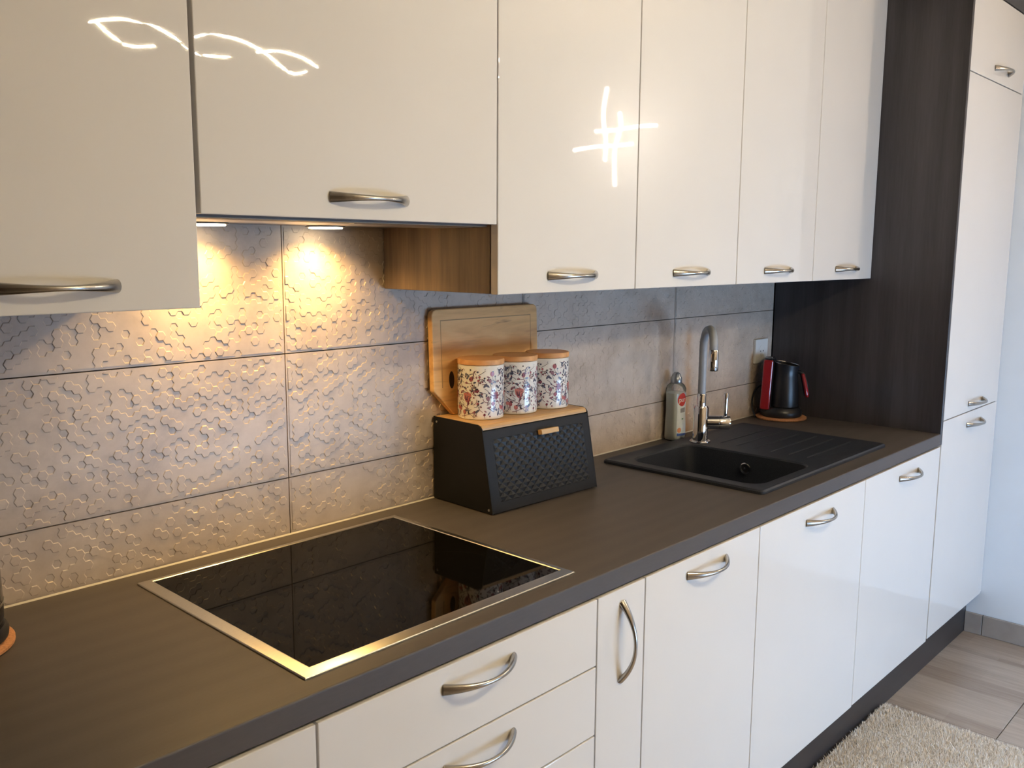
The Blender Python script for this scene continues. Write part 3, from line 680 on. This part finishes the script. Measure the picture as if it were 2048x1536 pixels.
# ------------------------------------------------------------------ socket
t = thing('power_socket', 'white square power socket on the tiles above the coffee maker', 'socket', (2.842, -.0005, 1.130))
mb = MB().box(-.0435, .0435, -.010, 0, -.0425, .0425, .002, 2); mb.obj('frame', M_WHITE, t)
lathe_at([(.0205, .0), (.0205, .0008), (.0185, .0008), (.0165, -.006), (.001, -.006)], Matrix.Translation((0, -.0102, 0)) @ Matrix.Rotation(R(90), 4, 'X'), 32).obj('recess', M_WHITE, t)
for x in (-.0095, .0095): lathe_at([(.0001, 0), (.0026, 0), (.0026, .0005), (.0001, .0005)], Matrix.Translation((x, -.0105, 0)) @ Matrix.Rotation(R(90), 4, 'X'), 12).obj('contact_hole', M_BLACKPL, t)
# ------------------------------------------------------------------ coasters
def coaster(label, loc, r):
    t = MB().lathe([(.001, 0), (r-.003, 0), (r, .002), (r, .006), (r-.003, .008), (.001, .008)], 56).obj('cork_coaster', M_CORK); t.location = loc
    return tag(t, label, 'coaster', 'cork coasters on the worktop')
coaster('round cork coaster under the red and black coffee maker', (2.8425, -.094, .9002), .087)
coaster('orange-brown cork coaster under the dark kettle at the left edge', (.243, -.108, .9002), .1)
# ------------------------------------------------------------------ coffee maker (local +x = to the right seen from the room, -y = towards the room)
t = thing('coffee_maker', 'red and black electric coffee maker on a cork coaster in the corner', 'coffee maker', (2.8425, -.094, .9084), R(-63.5))
MB().lathe([(.001, 0), (.064, 0), (.070, .004), (.0715, .014), (.068, .026), (.060, .034), (.001, .036)], 48).obj('base', M_BLACKPL, t)
col_ = [(-.071, -.018), (-.068, -.034), (-.052, -.046), (-.036, -.047), (-.034, .030), (-.050, .040), (-.066, .030)]
def taper(prof, z0, z1, dx, s1):
    n = len(prof); vs = [(x, y, z0) for x, y in prof]+[(x*s1+dx, y*s1, z1+(.0 if x < -.06 else .0)) for x, y in prof]
    return MB().add(vs, [tuple(range(n-1, -1, -1)), tuple(range(n, 2*n))]+[(k, (k+1) % n, n+(k+1) % n, n+k) for k in range(n)])
taper(col_, .016, .204, .006, .97).obj('column', M_BLACKPL, t, 30)
mb = MB(); mb.box(-.0165, .0165, -.006, .006, -.086, .088, .0055, 3)
Mx = Matrix.Translation((-.0525, -.0455, .112)) @ Matrix.Rotation(R(2.2), 4, 'Y') @ Matrix.Rotation(R(-12), 4, 'Z') @ Matrix.Rotation(R(-1), 4, 'X')
mb.v = [tuple(Mx @ Vector(v)) for v in mb.v]; mb.obj('red_cover', M_RED, t)
# pot, open top cut at a slant
n = 40; vs = []; fs = []; prof = [(.048, .036), (.0485, .05), (.0465, .10), (.043, .140), (.042, .155), (.0445, .170), (.0470, .186)]
for i, (r, z) in enumerate(prof):
    for k in range(n):
        a = 2*math.pi*k/n; x = r*math.cos(a); y = r*math.sin(a); zz = z
        if i == len(prof)-1: zz = z-.16*x+(.010 if math.cos(a) < -.8 else 0)
        if i == len(prof)-2: zz = z-.06*x
        vs.append((x+.008, y-.004, zz))
for i in range(len(prof)-1):
    for k in range(n): fs.append((i*n+k, i*n+(k+1) % n, (i+1)*n+(k+1) % n, (i+1)*n+k))
top0 = (len(prof)-1)*n; m0 = len(vs)
vs += [(.008+(v[0]-.008)*.92, (v[1]+.004)*.92-.004, v[2]-.001) for v in vs[top0:top0+n]]; vs += [(.008+(v[0]-.008)*.85, (v[1]+.004)*.85-.004, .06) for v in vs[top0:top0+n]]
for k in range(n): fs.append((top0+k, top0+(k+1) % n, m0+(k+1) % n, m0+k)); fs.append((m0+k, m0+(k+1) % n, m0+n+(k+1) % n, m0+n+k))
fs.append(tuple(m0+n+k for k in range(n))); fs.append(tuple(range(n-1, -1, -1)))
pot = MB().add(vs, fs).obj('pot', M_BLACKPL, t, 45)
MB().tube([vs[top0+k] for k in range(n)]+[vs[top0]], .0012, 6).obj('rim', M_CHROME, pot)
hp = [(.050, -.010, .158), (.058, -.012, .157), (.066, -.014, .150), (.074, -.016, .120), (.082, -.018, .082), (.084, -.018, .074)]
MB().tube(hp, [(.006, .006), (.007, .006), (.0095, .0055), (.0105, .006), (.0095, .006), (.005, .004)], 12, up=(1, 0, 0)).obj('handle', M_BLACKPL, pot)
MB().tube([(.0655, -.0175, .154), (.067, -.0178, .150), (.0745, -.0195, .120), (.083, -.0215, .082), (.085, -.0218, .074), (.0855, -.022, .071)], [(.004, .003), (.0095, .0058), (.0115, .0072), (.0115, .0072), (.009, .0055), (.004, .003)], 12, up=(1, 0, 0)).obj('red_grip', M_RED, pot)
cp = []
for p in ((-.066, .012, .105), (-.075, .012, .100), (-.090, .010, .085), (-.099, .002, .055), (-.098, -.010, .025), (-.088, -.030, .001), (-.075, -.055, -.005), (-.04, -.080, -.005)): cp.append(Vector(p))
cs = []
for i in range(len(cp)-1):
    a, b_, c, d = cp[max(i-1, 0)], cp[i], cp[i+1], cp[min(i+2, len(cp)-1)]
    for k in range(6):
        s = k/6; cs.append(.5*((2*b_)+(c-a)*s+(2*a-5*b_+4*c-d)*s*s+(3*b_-a-3*c+d)*s**3))
cs.append(cp[-1]); MB().tube(cs[:33], .0028, 8).obj('cord', M_BLACKPL, t)
# ------------------------------------------------------------------ kettle at the left edge
t = thing('electric_kettle', 'dark electric kettle at the left edge of the worktop', 'kettle', (.243, -.108, .9084))
MB().lathe([(.001, 0), (.086, 0), (.092, .004), (.093, .012), (.088, .022), (.001, .024)], 48).obj('base', M_BLACKPL, t)
MB().lathe([(.001, .025), (.085, .025), (.0875, .032), (.088, .052), (.001, .054)], 48).obj('bottom_ring', M_BLACKPL, t)
MB().lathe([(.0885, .052), (.0892, .054), (.0885, .057)], 48, cap0=False, cap1=False).obj('steel_band', M_STEEL, t)
MB().lathe([(.088, .056), (.087, .10), (.0845, .16), (.078, .20), (.073, .205), (.001, .206)], 48).obj('body', plain('smoky_kettle_body', (.05, .042, .034), .12, 0, .1, 10), t)
MB().lathe([(.070, .206), (.066, .216), (.03, .222), (.012, .223), (.011, .235), (.001, .236)], 40).obj('lid', M_BLACKPL, t)
MB().tube([(-.05, -.05, .212), (-.075, -.075, .215), (-.092, -.092, .19), (-.095, -.095, .12), (-.085, -.085, .06), (-.058, -.058, .045)], [(.010, .008)]*6, 12).obj('handle', M_BLACKPL, t)
MB().box(.044, .060, -.080, -.066, .034, .046, .003, 2).obj('switch_light', emis('red_indicator', (1, .03, .01), .6), t)
# ------------------------------------------------------------------ rug
t = thing('rug', 'beige shaggy rug on the floor along the kickboard', 'rug', (1.93, -.93, FZ))
RX0, RX1, RY0, RY1 = 1.12, 2.722, -1.32, -.556
MB().box(RX0+.006, RX1-.006, RY0+.006, RY1-.006, FZ+.0005, FZ+.010, .004, 2).obj('backing', M_RUGB, t, world=True)
N = 150000
bx = rng.uniform(RX0+.004, RX1-.004, N); by = rng.uniform(RY0+.004, RY1-.004, N); keep = (bx > 1.95) | (rng.random(N) < .35); bx, by = bx[keep], by[keep]; N = len(bx)
az = rng.uniform(0, 2*math.pi, N); lean = np.abs(rng.normal(.006, .004, N)); hh = rng.uniform(.010, .017, N); wd = rng.uniform(.0010, .0017, N); la = rng.uniform(0, 2*math.pi, N)
dx, dy = np.cos(la)*lean, np.sin(la)*lean; wx, wy = np.cos(az)*wd, np.sin(az)*wd; z = np.full(N, FZ+.008)
V = np.stack([np.stack([bx-wx, by-wy, z], 1), np.stack([bx+wx, by+wy, z], 1), np.stack([bx+dx*.45+wx*.8, by+dy*.45+wy*.8, z+hh*.6], 1), np.stack([bx+dx*.45-wx*.8, by+dy*.45-wy*.8, z+hh*.6], 1), np.stack([bx+dx, by+dy, z+hh], 1)], 1).reshape(-1, 3)
V[:, 1] = np.minimum(V[:, 1], -.5515)
me = bpy.data.meshes.new('pile'); i5 = np.arange(N)*5
F = np.concatenate([np.stack([i5, i5+1, i5+2], 1), np.stack([i5, i5+2, i5+3], 1), np.stack([i5+3, i5+2, i5+4], 1)])
me.vertices.add(len(V)); me.vertices.foreach_set('co', V.ravel()); me.loops.add(F.size); me.loops.foreach_set('vertex_index', F.ravel().astype(np.int32))
me.polygons.add(len(F)); me.polygons.foreach_set('loop_start', np.arange(0, F.size, 3, dtype=np.int32)); me.update(calc_edges=True); me.materials.append(M_RUG)
o = link(bpy.data.objects.new('pile', me)); setpar(o, t, True, 'stuff')
# ------------------------------------------------------------------ lamps seen mirrored in the cabinet doors
t = thing('pendant_lamp', 'double spiral warm light pendant mirrored in the two left wall cabinets', 'lamp', (1.368, -1.75, 2.0787))
KS = .7432
def cat(q, n=8):
    out = []
    for i in range(len(q)-1):
        a, b_, c, d = (Vector(v) for v in (q[max(i-1, 0)], q[i], q[i+1], q[min(i+2, len(q)-1)]))
        for k in range(n): s = k/n; out.append(.5*((2*b_)+(c-a)*s+(2*a-5*b_+4*c-d)*s*s+(3*b_-a-3*c+d)*s**3))
    return out+[Vector(q[-1])]
for sg, q in ((1, [(1.383, 2.305), (1.49, 2.331), (1.58, 2.325), (1.66, 2.302), (1.74, 2.262), (1.80, 2.248), (1.891, 2.259), (1.96, 2.268)]), (-1, [(1.385, 2.299), (1.453, 2.258), (1.528, 2.240), (1.63, 2.260)]),
              (-1, [(1.79, 2.318), (1.85, 2.337), (1.962, 2.330), (2.077, 2.302), (2.173, 2.261), (2.247, 2.241), (2.325, 2.262)]), (1, [(2.077, 2.306), (2.175, 2.322), (2.275, 2.306), (2.344, 2.276)])):
    P3 = cat([((x-1.87)*KS, .022*sg*math.sin(2*math.pi*(x-1.49)/.69), (z-2.288)*KS) for x, z in q]); m = len(P3)
    MB().tube(P3, [(.0017, .0042*(.45+.55*math.sin(math.pi*(.1+.85*k/m)))) for k in range(m)], 8, up=(0, 1, 0)).obj('light_strip', M_LEDW, t, 50)
for ph, sg in ((0, 1), (math.pi, -1)):
    MB().tube([((x-1.87)*KS, .025*sg*math.sin(2*math.pi*(x-1.49)/.69)+.009, .034*math.cos(2*math.pi*(x-1.49)/.69+ph)) for x in np.linspace(1.38, 2.345, 60)], .0022, 6).obj('spiral_frame', M_STEEL, t, 50)
MB().box(-.22, .22, -.03, .03, ZC-.001-2.0787-.025, ZC-.001-2.0787, .003, 2).obj('canopy', M_WHITE, t)
for x, z in ((-.282, .033), (-.028, .033), (.223, .033)): MB().tube([(x*.6, .009, ZC-2.0787-.026), (x, .009, z)], .0012, 6).obj('wire', M_STEEL, t)
t = thing('wall_lamp', 'lamp of four crossing light bars mirrored in the wall cabinets above the jars', 'lamp', (XR-.004, -1.86, 2.02))
def wp(y, z): return (-.105, .855+.98326*(y-.855)+1.86, 1.4727+.98326*(z-1.4727)-2.02)
bars = [[(-1.895, 2.258), (-1.916, 2.132), (-1.897, 2.012), (-1.901, 1.913)], [(-1.817, 2.134), (-1.809, 2.064), (-1.842, 1.961), (-1.837, 1.791)], [(-1.972, 2.061), (-1.844, 2.056), (-1.728, 2.062), (-1.614, 2.058)], [(-2.107, 1.98), (-1.964, 1.987), (-1.842, 1.983), (-1.748, 1.985)]]
for kk, q in enumerate(bars):
    q = [Vector((a, c)) for a, c in q]; pts = []
    for i in range(3):
        a, b_, c, d = q[max(i-1, 0)], q[i], q[i+1], q[min(i+2, 3)]
        for k in range(6): s = k/6; pts.append(.5*((2*b_)+(c-a)*s+(2*a-5*b_+4*c-d)*s*s+(3*b_-a-3*c+d)*s**3))
    pts.append(q[3]); off = .013 if kk > 1 else 0
    P3 = [Vector(wp(p.x, p.y))+Vector((off, 0, 0)) for p in pts]
    MB().tube(P3, .0075, 10).obj('light_bar', M_LEDN, t, 60)
MB().lathe([(.001, 0), (.05, 0), (.05, .02), (.045, .024), (.001, .024)], 32).obj('back_plate', M_WHITE, t).rotation_euler = (0, R(-90), 0)
MB().tube([(-.02, 0, 0), (-.10, .03, .0)], .005, 8).obj('bracket', M_WHITE, t)
